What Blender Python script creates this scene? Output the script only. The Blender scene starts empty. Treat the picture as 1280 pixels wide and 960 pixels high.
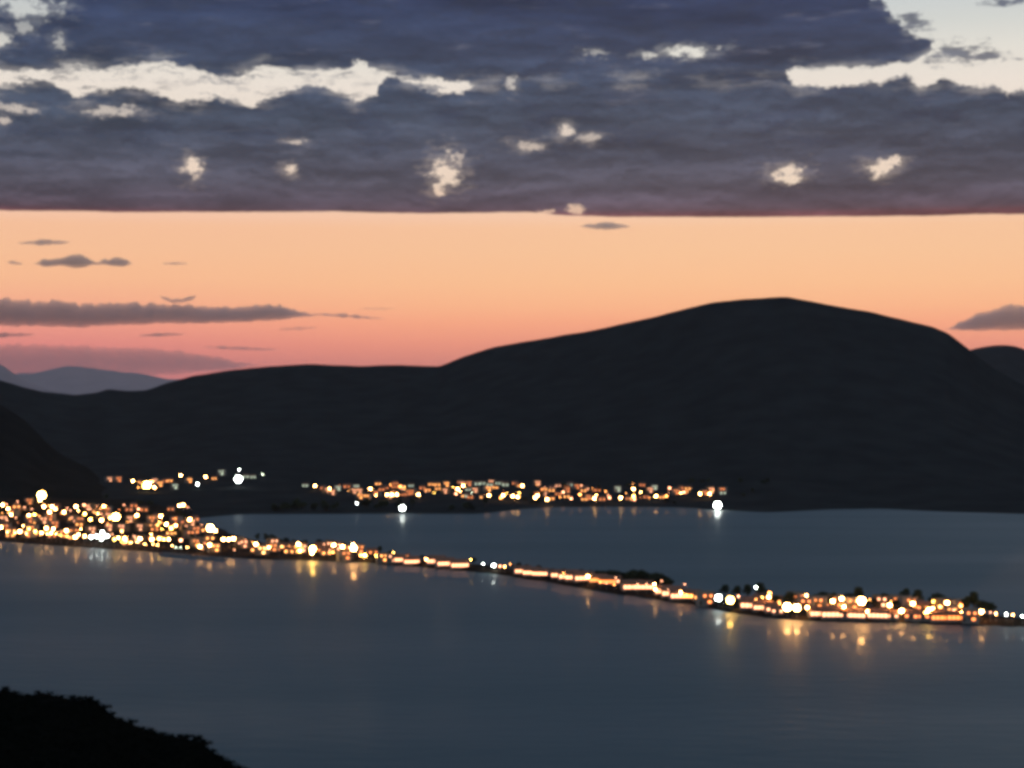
import bpy, bmesh, math, random
from mathutils import Vector, noise, Matrix

random.seed(7)
C = bpy.context.scene.collection
SC = bpy.context.scene
F, H, YH = 2400.0, 120.0, 500.0          # focal length in photo pixels, eye height (m), row of the horizon

# ------------------------------------------------------------------ colour helpers
def lin(r, g, b):
    def f(c):
        c /= 255.0
        return c / 12.92 if c <= 0.04045 else ((c + 0.055) / 1.055) ** 2.4
    return (f(r), f(g), f(b), 1.0)

def lerp(a, b, t): return a + (b - a) * t
def sstep(a, b, x):
    t = min(1.0, max(0.0, (x - a) / (b - a)))
    return t * t * (3 - 2 * t)

def curve(pts):
    def f(x):
        if x <= pts[0][0]: return pts[0][1]
        for (x0, y0), (x1, y1) in zip(pts, pts[1:]):
            if x <= x1: return y0 + (y1 - y0) * (x - x0) / (x1 - x0)
        return pts[-1][1]
    return f

def smooth_curve(pts, r=10):
    c = curve(pts)
    return lambda x: (c(x - r) + 2 * c(x - r / 2) + 2 * c(x) + 2 * c(x + r / 2) + c(x + r)) / 8

# ------------------------------------------------------------------ materials
def new_mat(name):
    m = bpy.data.materials.new(name); m.use_nodes = True
    return m, m.node_tree.nodes, m.node_tree.links, m.node_tree.nodes['Principled BSDF']

def rough_mat(name, a, b, scale, rough=0.9, detail=6):
    m, n, l, p = new_mat(name)
    tc = n.new('ShaderNodeTexCoord'); nz = n.new('ShaderNodeTexNoise'); rp = n.new('ShaderNodeValToRGB')
    nz.inputs['Scale'].default_value = scale; nz.inputs['Detail'].default_value = detail
    rp.color_ramp.elements[0].position = 0.35; rp.color_ramp.elements[0].color = (*a, 1)
    rp.color_ramp.elements[1].position = 0.65; rp.color_ramp.elements[1].color = (*b, 1)
    l.new(tc.outputs['Object'], nz.inputs['Vector']); l.new(nz.outputs['Fac'], rp.inputs['Fac'])
    l.new(rp.outputs['Color'], p.inputs['Base Color'])
    p.inputs['Roughness'].default_value = rough
    p.inputs['Specular IOR Level'].default_value = 0.2
    return m

def glow_mat(name, col, strength):
    m, n, l, p = new_mat(name)
    p.inputs['Base Color'].default_value = (0.8, 0.8, 0.8, 1)
    p.inputs['Roughness'].default_value = 0.3
    p.inputs['Emission Color'].default_value = (*col, 1)
    p.inputs['Emission Strength'].default_value = strength
    return m

M_SCRUB = rough_mat('hill_scrub', (0.018, 0.0195, 0.020), (0.027, 0.029, 0.029), 0.02)
M_SLOPE = rough_mat('slope_scrub', (0.010, 0.0105, 0.010), (0.016, 0.0165, 0.015), 0.02)
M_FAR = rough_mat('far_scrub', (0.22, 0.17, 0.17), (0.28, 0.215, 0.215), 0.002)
M_FORE = rough_mat('dark_heath', (0.002, 0.003, 0.002), (0.006, 0.006, 0.005), 0.8)
M_TOWN = rough_mat('town_ground', (0.012, 0.010, 0.008), (0.038, 0.028, 0.021), 0.05)
for _m in (M_SCRUB, M_SLOPE, M_TOWN): _m.node_tree.nodes['Principled BSDF'].inputs['Specular IOR Level'].default_value = 0.0
M_FORE.node_tree.nodes['Principled BSDF'].inputs['Specular IOR Level'].default_value = 0.0
M_ROCK = rough_mat('rock', (0.05, 0.05, 0.05), (0.12, 0.115, 0.11), 0.4)
M_LEAF = rough_mat('leaf', (0.025, 0.035, 0.014), (0.06, 0.075, 0.03), 0.6)
M_LEAFD = rough_mat('leaf_dark', (0.012, 0.016, 0.008), (0.03, 0.035, 0.016), 0.6)
M_HEATH = rough_mat('heath_leaf', (0.003, 0.004, 0.003), (0.008, 0.009, 0.006), 0.6)
M_HEATH.node_tree.nodes['Principled BSDF'].inputs['Specular IOR Level'].default_value = 0.0
M_BARK = rough_mat('bark', (0.04, 0.03, 0.02), (0.09, 0.07, 0.05), 3)
M_WALL = rough_mat('render_wall', (0.30, 0.26, 0.21), (0.38, 0.33, 0.27), 0.7, 0.85)
M_WALL2 = rough_mat('ochre_wall', (0.22, 0.16, 0.10), (0.3, 0.22, 0.14), 0.7, 0.85)
M_ROOF = rough_mat('roof_tile', (0.16, 0.07, 0.04), (0.28, 0.13, 0.08), 2.0, 0.85)
M_DOOR = rough_mat('door_wood', (0.06, 0.04, 0.03), (0.1, 0.07, 0.05), 3.0, 0.6)
M_METAL, _n, _l, _p = new_mat('galvanised_metal')
_p.inputs['Base Color'].default_value = (0.25, 0.25, 0.25, 1); _p.inputs['Metallic'].default_value = 0.7; _p.inputs['Roughness'].default_value = 0.5

COL = {'C': (1.0, 0.47, 0.14), 'Y': (1.0, 0.55, 0.10), 'A': (1.0, 0.37, 0.08), 'O': (1.0, 0.26, 0.05),
       'P': (1.0, 0.40, 0.19), 'W': (0.92, 1.0, 0.92), 'G': (0.85, 1.0, 0.72)}
COLNAME = {'C': 'cream-white', 'Y': 'yellow', 'A': 'amber', 'O': 'dim orange', 'P': 'pinkish', 'W': 'cold white', 'G': 'greenish white'}
LAMP_L = {'C': 110, 'Y': 60, 'A': 24, 'O': 7, 'P': 16, 'W': 70, 'G': 26}
WIN_L = {'C': 10, 'Y': 7, 'A': 7.0, 'O': 3.6, 'P': 5.0, 'W': 9, 'G': 2.2}
M_LAMP = {k: glow_mat('lamp_glass_' + COLNAME[k].replace(' ', '_'), COL[k], LAMP_L[k]) for k in COL}
M_WIN = {k: glow_mat('window_light_' + COLNAME[k].replace(' ', '_'), COL[k], WIN_L[k]) for k in COL}
M_FLOOD = {k: glow_mat('flood_glass_' + COLNAME[k].replace(' ', '_'), COL[k], 80 if k == 'W' else 160) for k in ('C', 'W', 'Y', 'A')}

# ------------------------------------------------------------------ object helpers
def obj(name, bm, mats, parent=None):
    me = bpy.data.meshes.new(name); bm.to_mesh(me); bm.free()
    for m in (mats if isinstance(mats, (list, tuple)) else [mats]): me.materials.append(m)
    o = bpy.data.objects.new(name, me); C.objects.link(o)
    if parent: o.parent = parent
    return o

def tag(o, label=None, cat=None, group=None, kind=None):
    if label: o['label'] = label
    if cat: o['category'] = cat
    if group: o['group'] = group
    if kind: o['kind'] = kind
    return o

def empty(name, loc=(0, 0, 0), rz=0):
    o = bpy.data.objects.new(name, None); C.objects.link(o)
    o.location = loc; o.rotation_euler = (0, 0, rz); o.empty_display_size = 0.5
    return o

def add_box(bm, c, s, mi=0, rot=None):
    r = bmesh.ops.create_cube(bm, size=1.0)
    vs = r['verts']
    for v in vs:
        p = Vector((v.co.x * s[0], v.co.y * s[1], v.co.z * s[2]))
        if rot is not None: p = rot @ p
        v.co = p + Vector(c)
    for f in {f for v in vs for f in v.link_faces}: f.material_index = mi
    return vs

def add_tube(bm, pts, radii, seg=8, mi=0):
    rings = []
    for i, p in enumerate(pts):
        p = Vector(p)
        d = (Vector(pts[min(i + 1, len(pts) - 1)]) - Vector(pts[max(i - 1, 0)])).normalized()
        a = d.cross(Vector((0.3, 0.91, 0.2))).normalized(); b = d.cross(a)
        rings.append([bm.verts.new(p + (a * math.cos(2 * math.pi * k / seg) + b * math.sin(2 * math.pi * k / seg)) * radii[i]) for k in range(seg)])
    for r0, r1 in zip(rings, rings[1:]):
        for k in range(seg):
            f = bm.faces.new((r0[k], r0[(k + 1) % seg], r1[(k + 1) % seg], r1[k])); f.material_index = mi
    f = bm.faces.new(rings[0][::-1]); f.material_index = mi
    f = bm.faces.new(rings[-1]); f.material_index = mi

def add_lathe(bm, prof, seg=12, mi=0):
    rings = [[bm.verts.new((r * math.cos(2 * math.pi * k / seg), r * math.sin(2 * math.pi * k / seg), z)) for k in range(seg)] for r, z in prof]
    for r0, r1 in zip(rings, rings[1:]):
        for k in range(seg):
            f = bm.faces.new((r0[k], r0[(k + 1) % seg], r1[(k + 1) % seg], r1[k])); f.material_index = mi
    bm.faces.new(rings[0][::-1]).material_index = mi
    bm.faces.new(rings[-1]).material_index = mi

def copy_tree(o, parent=None):
    c = o.copy(); C.objects.link(c)
    if parent: c.parent = parent
    for ch in list(o.children): copy_tree(ch, c)
    return c

# ------------------------------------------------------------------ the land
def at(px, d, z): return Vector(((px - 640.0) / F * d, d, z))
def depth_flat(py, z=0.0): return (H - z) * F / (py - YH)

def fbm(x, y, s, o=5): return noise.fractal(Vector((x * s, y * s, 3.7)), 1.0, 2.0, o)

def land_grid(name, mat, cols, rows, fn, kind='structure'):
    bm = bmesh.new()
    grid = [[bm.verts.new(fn(c, r)) for r in rows] for c in cols]
    for a, b in zip(grid, grid[1:]):
        for i in range(len(rows) - 1):
            f = bm.faces.new((a[i], b[i], b[i + 1], a[i + 1])); f.smooth = True
    o = obj(name, bm, mat)
    o['kind'] = kind
    return o

def frange(a, b, s):
    n = int(round((b - a) / s)); return [a + (b - a) * i / n for i in range(n + 1)]

# main hill across the bay
RIDGE = smooth_curve([(-260, 440), (-100, 458), (0, 475), (30, 484), (55, 490), (95, 494), (120, 491), (135, 486.5), (160, 489), (182, 488), (205, 480),
               (240, 470), (290, 462), (340, 457.5), (390, 455), (450, 457.5), (500, 456), (548, 458.5), (580, 445), (620, 433), (680, 423),
               (740, 413), (800, 400), (850, 388), (890, 378), (930, 374), (985, 371), (1010, 376), (1040, 382), (1090, 390),
               (1130, 400), (1165, 408), (1185, 416), (1213, 438), (1245, 462), (1300, 492), (1400, 500), (1520, 520)], 5)
SHORE = smooth_curve([(-260, 650), (230, 650), (300, 643.5), (440, 643), (600, 643), (650, 637), (690, 634.5), (760, 634), (850, 634.5), (905, 638.5),
               (960, 641), (1040, 637), (1100, 636), (1180, 640), (1280, 643), (1520, 646)], 12)
def ridge_depth(px): return 3550 + 250 * math.sin(px * 0.004)
def hill_ground(px, d):
    ds = depth_flat(SHORE(px)); dr = ridge_depth(px)
    t = (d - ds) / (dr - ds)
    if t <= 0: return max(-2.0, t * 300)
    if t <= 1:
        y = SHORE(px) + (RIDGE(px) - SHORE(px)) * t ** 1.22
        z = H - (y - YH) * d / F
        z += fbm(px * d / F, d, 0.004) * 8 * min(1, t * 3) * (1 - t) + fbm(px * d / F, d, 0.02, 4) * 0.8 * min(1, t * 6)
        return max(z, 1.0 + t * 20 - 2.2 * (t < 0.01))
    zr = H - (RIDGE(px) - YH) * dr / F + fbm(px * dr / F, dr, 0.02, 4) * 1.1
    return zr - (t - 1) * (zr + 4) / 0.6
def hill_vert(px, t):
    ds = depth_flat(SHORE(px)); dr = ridge_depth(px)
    d = ds + (dr - ds) * t
    return at(px, d, max(-2.5, hill_ground(px, d)))
hill = land_grid('hill', M_SCRUB, frange(-260, 1520, 4), [-0.01, 0, 0.004, 0.012] + frange(0.02, 1.0, 0.02) + [1.05, 1.12, 1.25, 1.4, 1.6], hill_vert)

# second hill behind its end
R2 = smooth_curve([(1100, 520), (1180, 452), (1213, 437), (1235, 432.5), (1252, 431), (1268, 432.5), (1290, 440), (1340, 452), (1450, 470), (1560, 500)], 5)
def hill2(px, t):
    d = 4700 + 900 * t; y = 560 + (R2(px) - 560) * (t if t < 1 else 1)
    z = H - (y - YH) * d / F + (fbm(px * 2, d, 0.01, 4) * 3 if t <= 1 else 0)
    if t > 1: z = lerp(H - (R2(px) - YH) * 5600 / F, -2.5, (t - 1) / 0.6)
    return at(px, d, max(-2.5, z))
land_grid('hill', M_SCRUB, frange(1100, 1560, 4), frange(0, 1, 0.05) + [1.1, 1.3, 1.6], hill2)

# darker hillside above the left-hand town
R3 = smooth_curve([(-320, 470), (-100, 488), (0, 505), (22, 520), (40, 534), (65, 562), (100, 580), (130, 600), (160, 618), (200, 640), (240, 655)], 8)
def hillside(px, t):
    d = 1990 + 600 * t; yb = 640
    tt = min(t, 1)
    y = yb + (min(R3(px), yb + 15) - yb) * tt ** 1.05
    z = H - (y - YH) * d / F + fbm(px * 1.5, d, 0.012, 5) * 5 * tt
    if t > 1: z = lerp(H - (R3(px) - YH) * 2590 / F + fbm(px * 1.5, 2590, 0.012, 5) * 5, -2.5, (t - 1) / 0.5)
    return at(px, d, max(-2.5, z))
land_grid('hillside', M_SLOPE, frange(-320, 240, 4), frange(0, 1, 0.04) + [1.1, 1.25, 1.5], hillside)

# far hazy mountains
def far_range(pts, d0, amp, seed):
    R = smooth_curve(pts, 8)
    def fn(px, t):
        y = R(px) + fbm(px + seed, 0, 0.03, 4) * amp
        d = d0 * (0.9 + 0.1 * t) if t <= 1 else d0 * (1 + (t - 1) * 0.06)
        z = (H - (y - YH) * d0 / F) * (t if t <= 1 else (2 - t))
        return at(px, d, max(-2.5, z + (fbm(px * 6, d * 0.02, 0.03, 3) * 25 * t * (1 - t) if t < 1 else 0)))
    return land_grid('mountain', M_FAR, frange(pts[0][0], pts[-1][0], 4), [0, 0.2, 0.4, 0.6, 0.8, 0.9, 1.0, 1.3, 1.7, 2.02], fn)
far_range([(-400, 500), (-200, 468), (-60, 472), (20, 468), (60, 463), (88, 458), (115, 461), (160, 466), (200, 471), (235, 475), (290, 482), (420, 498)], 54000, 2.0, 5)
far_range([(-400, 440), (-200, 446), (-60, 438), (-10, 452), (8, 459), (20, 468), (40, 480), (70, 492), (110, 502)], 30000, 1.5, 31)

# town land and the long spit
NEAR = smooth_curve([(-200, 668), (0, 677), (60, 682), (120, 686), (180, 690), (240, 694), (290, 698), (330, 700), (400, 701.5), (450, 703.5), (500, 707), (560, 712),
              (600, 716), (640, 721), (700, 731), (760, 742), (820, 750), (870, 757), (910, 766), (960, 773), (1000, 776.5), (1060, 778),
              (1120, 779), (1180, 781), (1280, 784.5), (1420, 790)], 8)
BACK = smooth_curve([(270, 662), (285, 668), (330, 680), (400, 684), (440, 689), (480, 697), (520, 702), (560, 706), (600, 709.5), (640, 713), (700, 720), (760, 729),
              (800, 734), (840, 740), (880, 747), (930, 753), (980, 758), (1040, 760), (1100, 760), (1160, 763), (1220, 769), (1250, 775),
              (1280, 778.5), (1420, 785)], 6)
def back_depth(px):
    if px < 275: return lerp(2060, depth_flat(BACK(275)), sstep(175, 275, px))
    return depth_flat(BACK(px))
def town_rise(px): return lerp(13.0, 2.2, sstep(120, 285, px))
def spit_ground(px, d):
    d0 = depth_flat(NEAR(px)); d1 = back_depth(px); t = (d - d0) / (d1 - d0)
    e = 2.0 / max(20.0, d1 - d0) * 4
    z = -1.5 + 2.9 * sstep(0, e, t)
    z += town_rise(px) * sstep(0.1, 1, t) if px < 285 else 2.2 * math.sin(math.pi * min(1, max(0, t))) 
    if px > 240: z -= 4.5 * sstep(1 - e, 1.0, t) * sstep(240, 275, px)
    return z + 0.35 * fbm(px * d / F, d, 0.03, 3) * sstep(0, e, t)
def spit_vert(px, t):
    d0 = depth_flat(NEAR(px)) + fbm(px, 0, 0.08, 3) * 3; d1 = back_depth(px) + fbm(px, 50, 0.06, 3) * 4
    d = lerp(d0, d1, t)
    return at(px, d, spit_ground(px, lerp(depth_flat(NEAR(px)), back_depth(px), t)))
spit = land_grid('land', M_TOWN, frange(-200, 1420, 3), [0, 0.02, 0.045, 0.07, 0.1, 0.15] + frange(0.2, 0.8, 0.08) + [0.85, 0.9, 0.93, 0.955, 0.98, 1.0], spit_vert)

# dark breakwater in front of the town
bm = bmesh.new()
pxs = frange(196, 284, 1.2); prof = frange(-1, 1, 0.25); gr = []
for px in pxs:
    yc = curve([(196, 692.5), (230, 696), (260, 698.5), (284, 700.2)])(px); d = depth_flat(yc)
    w = 9 * sstep(194, 206, px) * sstep(287, 276, px) + 0.5
    gr.append([bm.verts.new(at(px, d + q * w * 1.6, max(-0.8, (1 - q * q) * 2.4 * sstep(194, 204, px) * sstep(286, 278, px) - 0.4 + 0.7 * noise.noise(Vector((px * 0.8, q * 3, 1)))) if abs(q) < 0.99 else -0.8)) for q in prof])
for a, b in zip(gr, gr[1:]):
    for i in range(len(prof) - 1): bm.faces.new((a[i], b[i], b[i + 1], a[i + 1]))
tag(obj('breakwater', bm, M_ROCK), 'low dark rock breakwater lying in the water just off the town shore', 'breakwater')

# foreground slope
OUT = curve([(-260, 815), (-120, 842), (0, 865), (30, 871), (60, 874), (100, 877), (118, 879), (130, 887), (150, 900), (190, 913), (220, 920), (250, 926),
             (262, 938), (280, 949), (308, 961), (330, 972), (420, 1025), (560, 1120), (760, 1260)])
def fore_vert(px, t):
    d = 60 + 160 * t
    if t <= 1:
        y = OUT(px) + (220 / d - 1) * 300
        z = H - (y - YH) * d / F
        z += fbm(px * d / F, d, 0.15, 5) * 0.7 * (0.25 + t) - (0.8 * (1 - t))
    else:
        z = H - (OUT(px) - YH) * 220 / F - (t - 1) * 75 - (t - 1) ** 2 * 20
        z += fbm(px * d / F, d, 0.15, 5) * 0.7
    return at(px, d, max(-2.5, z))
land_grid('ground', M_FORE, frange(-260, 760, 4), frange(0, 1, 0.02) + frange(1.03, 2.2, 0.06), fore_vert)

# ------------------------------------------------------------------ water
m, n, l, p = new_mat('sea_water')
out = n['Material Output']
p.inputs['Base Color'].default_value = (0.04, 0.07, 0.08, 1)
p.inputs['Roughness'].default_value = 0.55
p.inputs['IOR'].default_value = 1.33
p2 = n.new('ShaderNodeBsdfPrincipled')
p2.inputs['Base Color'].default_value = (0.006, 0.012, 0.017, 1)
p2.inputs['Roughness'].default_value = 0.075
p2.inputs['IOR'].default_value = 1.33
geo = n.new('ShaderNodeNewGeometry')
mp = n.new('ShaderNodeMapping'); mp.inputs['Scale'].default_value = (0.05, 0.12, 0.1)
nz = n.new('ShaderNodeTexNoise'); nz.inputs['Scale'].default_value = 1.0; nz.inputs['Detail'].default_value = 4
bp = n.new('ShaderNodeBump'); bp.inputs['Strength'].default_value = 0.55; bp.inputs['Distance'].default_value = 1.0
l.new(geo.outputs['Position'], mp.inputs['Vector']); l.new(mp.outputs['Vector'], nz.inputs['Vector'])
l.new(nz.outputs['Fac'], bp.inputs['Height'])
l.new(bp.outputs['Normal'], p.inputs['Normal']); bp2 = n.new('ShaderNodeBump'); bp2.inputs['Strength'].default_value = 0.03; l.new(nz.outputs['Fac'], bp2.inputs['Height']); l.new(bp2.outputs['Normal'], p2.inputs['Normal'])
mx = n.new('ShaderNodeMixShader'); mx.inputs['Fac'].default_value = 0.03
# wind-roughened lanes: large soft patches where the surface is a little calmer
mp2 = n.new('ShaderNodeMapping'); mp2.inputs['Scale'].default_value = (0.0012, 0.006, 0.01)
nz2 = n.new('ShaderNodeTexNoise'); nz2.inputs['Scale'].default_value = 1.0; nz2.inputs['Detail'].default_value = 5
mr = n.new('ShaderNodeMapRange'); mr.inputs['From Min'].default_value = 0.3; mr.inputs['From Max'].default_value = 0.7
mr.inputs['To Min'].default_value = 0.5; mr.inputs['To Max'].default_value = 0.66
l.new(geo.outputs['Position'], mp2.inputs['Vector']); l.new(mp2.outputs['Vector'], nz2.inputs['Vector'])
l.new(nz2.outputs['Fac'], mr.inputs['Value']); l.new(mr.outputs['Result'], p.inputs['Roughness'])
l.new(p.outputs[0], mx.inputs[1]); l.new(p2.outputs[0], mx.inputs[2]); l.new(mx.outputs[0], out.inputs['Surface'])
bm = bmesh.new()
ys = [-480, 100, 400, 800, 1500, 2500, 4000, 8000, 16000, 32000, 61900]; xs = [-25900, -12000, -5000, -2000, 0, 2000, 5000, 12000, 25900]
g = [[bm.verts.new((x, y, 0)) for y in ys] for x in xs]
for a, b in zip(g, g[1:]):
    for i in range(len(ys) - 1): bm.faces.new((a[i], b[i], b[i + 1], a[i + 1]))
obj('water', bm, m)['kind'] = 'structure'

# ------------------------------------------------------------------ haze: one closed box of even, thin air
bm = bmesh.new(); add_box(bm, (0, 30750, 672), (52000, 62500, 1352))
m, n, l, p = new_mat('haze_air'); n.remove(p)
v = n.new('ShaderNodeVolumePrincipled')
v.inputs['Color'].default_value = (0.95, 0.94, 1.0, 1); v.inputs['Density'].default_value = 1.05e-5; v.inputs['Anisotropy'].default_value = 0.55
l.new(v.outputs[0], n['Material Output'].inputs['Volume'])
obj('haze', bm, m)['kind'] = 'stuff'


# ------------------------------------------------------------------ low clouds standing far out over the horizon (real volumes, beyond the haze)
CLOUD_D = 66000.0
def cloud_mat(name, dens):
    m, n, l, p = new_mat(name); n.remove(p)
    v = n.new('ShaderNodeVolumePrincipled')
    v.inputs['Color'].default_value = (CLOUD_C[0], CLOUD_C[1], CLOUD_C[2], 1); v.inputs['Density'].default_value = dens; v.inputs['Anisotropy'].default_value = 0.5
    l.new(v.outputs[0], n['Material Output'].inputs['Volume']); return m
CLOUD_C = (0.97, 0.97, 0.98)
M_CLOUD = cloud_mat('cloud_vapour', 0.00125); M_CLOUDT = cloud_mat('thin_cloud_vapour', 0.0005)
def cloud(label, top, bot, mat=None, T=420, bump=1.6, seed=0):
    ft, fb = curve(top), curve(bot); x0, x1 = top[0][0], top[-1][0]
    n = max(24, int((x1 - x0) / 2.2)); NR = 20
    bm = bmesh.new(); rings = []
    mp = CLOUD_D / F
    for i in range(n + 1):
        px = x0 + (x1 - x0) * i / n
        e = min(1.0, math.sin(math.pi * min(max(i / n, 0.004), 0.996)) * 3.0) ** 0.7
        yt, yb = ft(px), fb(px)
        h = max(0.4, yb - yt)
        nzv = noise.fractal(Vector((px * 0.13, seed * 7.3, 0)), 0.9, 2.0, 5)
        yt -= (nzv + 0.25 * abs(noise.noise(Vector((px * 0.3, seed, 4))))) * bump * 1.3 * min(1, h / 6); yb += 0.3 * bump * noise.fractal(Vector((px * 0.05, seed * 3.1, 9)), 1.0, 2.0, 3) * min(1, h / 6)
        yc, hh = (yt + yb) / 2, max(0.25, (yb - yt) / 2 * e)
        t = T * 1.83 * e * min(1.0, 0.35 + h / 14)
        ring = []
        for k in range(NR):
            a = 2 * math.pi * k / NR
            q = 1 + 0.16 * noise.noise(Vector((px * 0.12, math.cos(a) * 1.7 + seed, math.sin(a) * 1.7)))
            ring.append(bm.verts.new(at(px, CLOUD_D + math.cos(a) * t * q, H + (YH - (yc - math.sin(a) * hh * q)) * mp)))
        rings.append(ring)
    for r0, r1 in zip(rings, rings[1:]):
        for k in range(NR):
            bm.faces.new((r0[k], r0[(k + 1) % NR], r1[(k + 1) % NR], r1[k])).smooth = True
    bm.faces.new(rings[0][::-1]); bm.faces.new(rings[-1])
    bmesh.ops.recalc_face_normals(bm, faces=bm.faces)
    tag(obj('cloud', bm, mat or M_CLOUD), label, 'cloud', 'low clouds in the afterglow')
def flat(x0, x1, yc, h, y1=None, n=None):
    y1 = yc if y1 is None else y1
    n = n or max(7, int((x1 - x0) / 5)); top, bot = [], []
    for i in range(n + 1):
        t = i / n; x = lerp(x0, x1, t); y = lerp(yc, y1, t) + 0.8 * noise.noise(Vector((x * 0.06, yc, 2)))
        w = h * math.sin(math.pi * min(0.97, max(0.03, t))) ** 0.8 * max(0.25, 0.95 + 1.1 * noise.noise(Vector((x * 0.11, yc, 5))))
        top.append((x, y - w)); bot.append((x, y + w * 0.75))
    return top, bot
cloud('long grey cloud bank, largest of the low clouds, lying across the pink sky',
      [(-90, 370), (0, 373), (40, 377), (75, 375), (100, 380), (150, 379), (200, 380), (250, 383), (300, 384), (320, 381), (350, 383), (375, 388), (410, 394)],
      [(-90, 408), (0, 408), (60, 408), (90, 410), (150, 406), (200, 405), (260, 404), (320, 402), (360, 399), (410, 396)], None, 460, 2.4, 1)
cloud('lumpy dark cloud with three humps, floating highest but one over the long bank',
      [(40, 327), (58, 324), (76, 324), (84, 321), (92, 318), (104, 319), (114, 325), (121, 328), (130, 325), (150, 322), (160, 324), (168, 328)],
      [(40, 331), (58, 333), (76, 332), (84, 333), (92, 335), (104, 335), (114, 331), (121, 331), (130, 331), (150, 333), (160, 333), (168, 330)], None, 420, 1.8, 2)
cloud('thin flat cloud sliver above the three-humped cloud', *flat(20, 92, 304, 3.4, 303), None, 420, 1.2, 3)
cloud('tiny cloud puff beside the three-humped cloud, near the picture edge', *flat(8, 30, 328, 2.6, 330), None, 300, 1, 4)
cloud('small twin cloud wisp to the right of the three-humped cloud', *flat(201, 237, 330, 2.2, 329.5), None, 300, 1.4, 5)
cloud('small curved smile-shaped cloud touching the top of the long bank',
      [(199, 368), (206, 371), (215, 374), (228, 373), (238, 370), (246, 368)], [(199, 372), (206, 375), (215, 379), (228, 378), (238, 376), (246, 373)], None, 380, 1.0, 6)
cloud('thin cloud streak trailing off the end of the long bank', *flat(392, 484, 392.5, 2.6, 399), None, 380, 1.0, 7)
cloud('faint short cloud dash above the trailing streak', *flat(448, 500, 386, 1.6, 386), M_CLOUDT, 380, 0.6, 8)
cloud('thin dark cloud dash in the pink gap below the long bank', *flat(170, 234, 420, 2.4, 417.5), None, 380, 0.8, 9)
cloud('thin cloud dash in the pink gap at the picture edge', *flat(-40, 48, 421, 3.2, 418), None, 380, 0.8, 10)
cloud('faint cloud dash below the tapering end of the long bank', *flat(345, 400, 411.5, 2.0, 409.5), M_CLOUDT, 420, 0.6, 11)
cloud('pale mauve veil of cloud resting low above the hazy far mountain',
      [(-90, 430), (0, 430), (60, 431), (120, 433), (200, 435), (270, 446), (330, 456)], [(-90, 474), (0, 474), (60, 473), (120, 472), (200, 470), (270, 464), (330, 459)], M_CLOUDT, 520, 2.0, 12)
cloud('thin cloud dash at the top edge of the mauve veil', *flat(250, 352, 434, 2.4, 437.5), None, 300, 0.8, 13)
cloud('small lone dark cloud just under the deck edge at mid sky', *flat(722, 792, 283, 4.2, 283.5), None, 420, 1.6, 14)
cloud('domed grey cloud standing behind the end of the great hill',
      [(1178, 412), (1190, 407), (1203, 401), (1220, 393), (1245, 385), (1265, 381), (1290, 381), (1340, 386), (1400, 400)], [(1178, 413.5), (1190, 413.5), (1203, 413.5), (1220, 413.5), (1245, 413), (1265, 413), (1290, 412), (1340, 411), (1400, 406)], None, 420, 1.6, 15)

# ------------------------------------------------------------------ the lit town: lamps, floodlight masts, houses
ORD = ['', 'first', 'second', 'third', 'fourth', 'fifth', 'sixth', 'seventh', 'eighth', 'ninth', 'tenth', 'eleventh', 'twelfth', 'thirteenth', 'fourteenth',
       'fifteenth', 'sixteenth', 'seventeenth', 'eighteenth', 'nineteenth', 'twentieth'] + ['twenty-' + w for w in ('first', 'second', 'third', 'fourth', 'fifth', 'sixth', 'seventh', 'eighth', 'ninth')]

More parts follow.
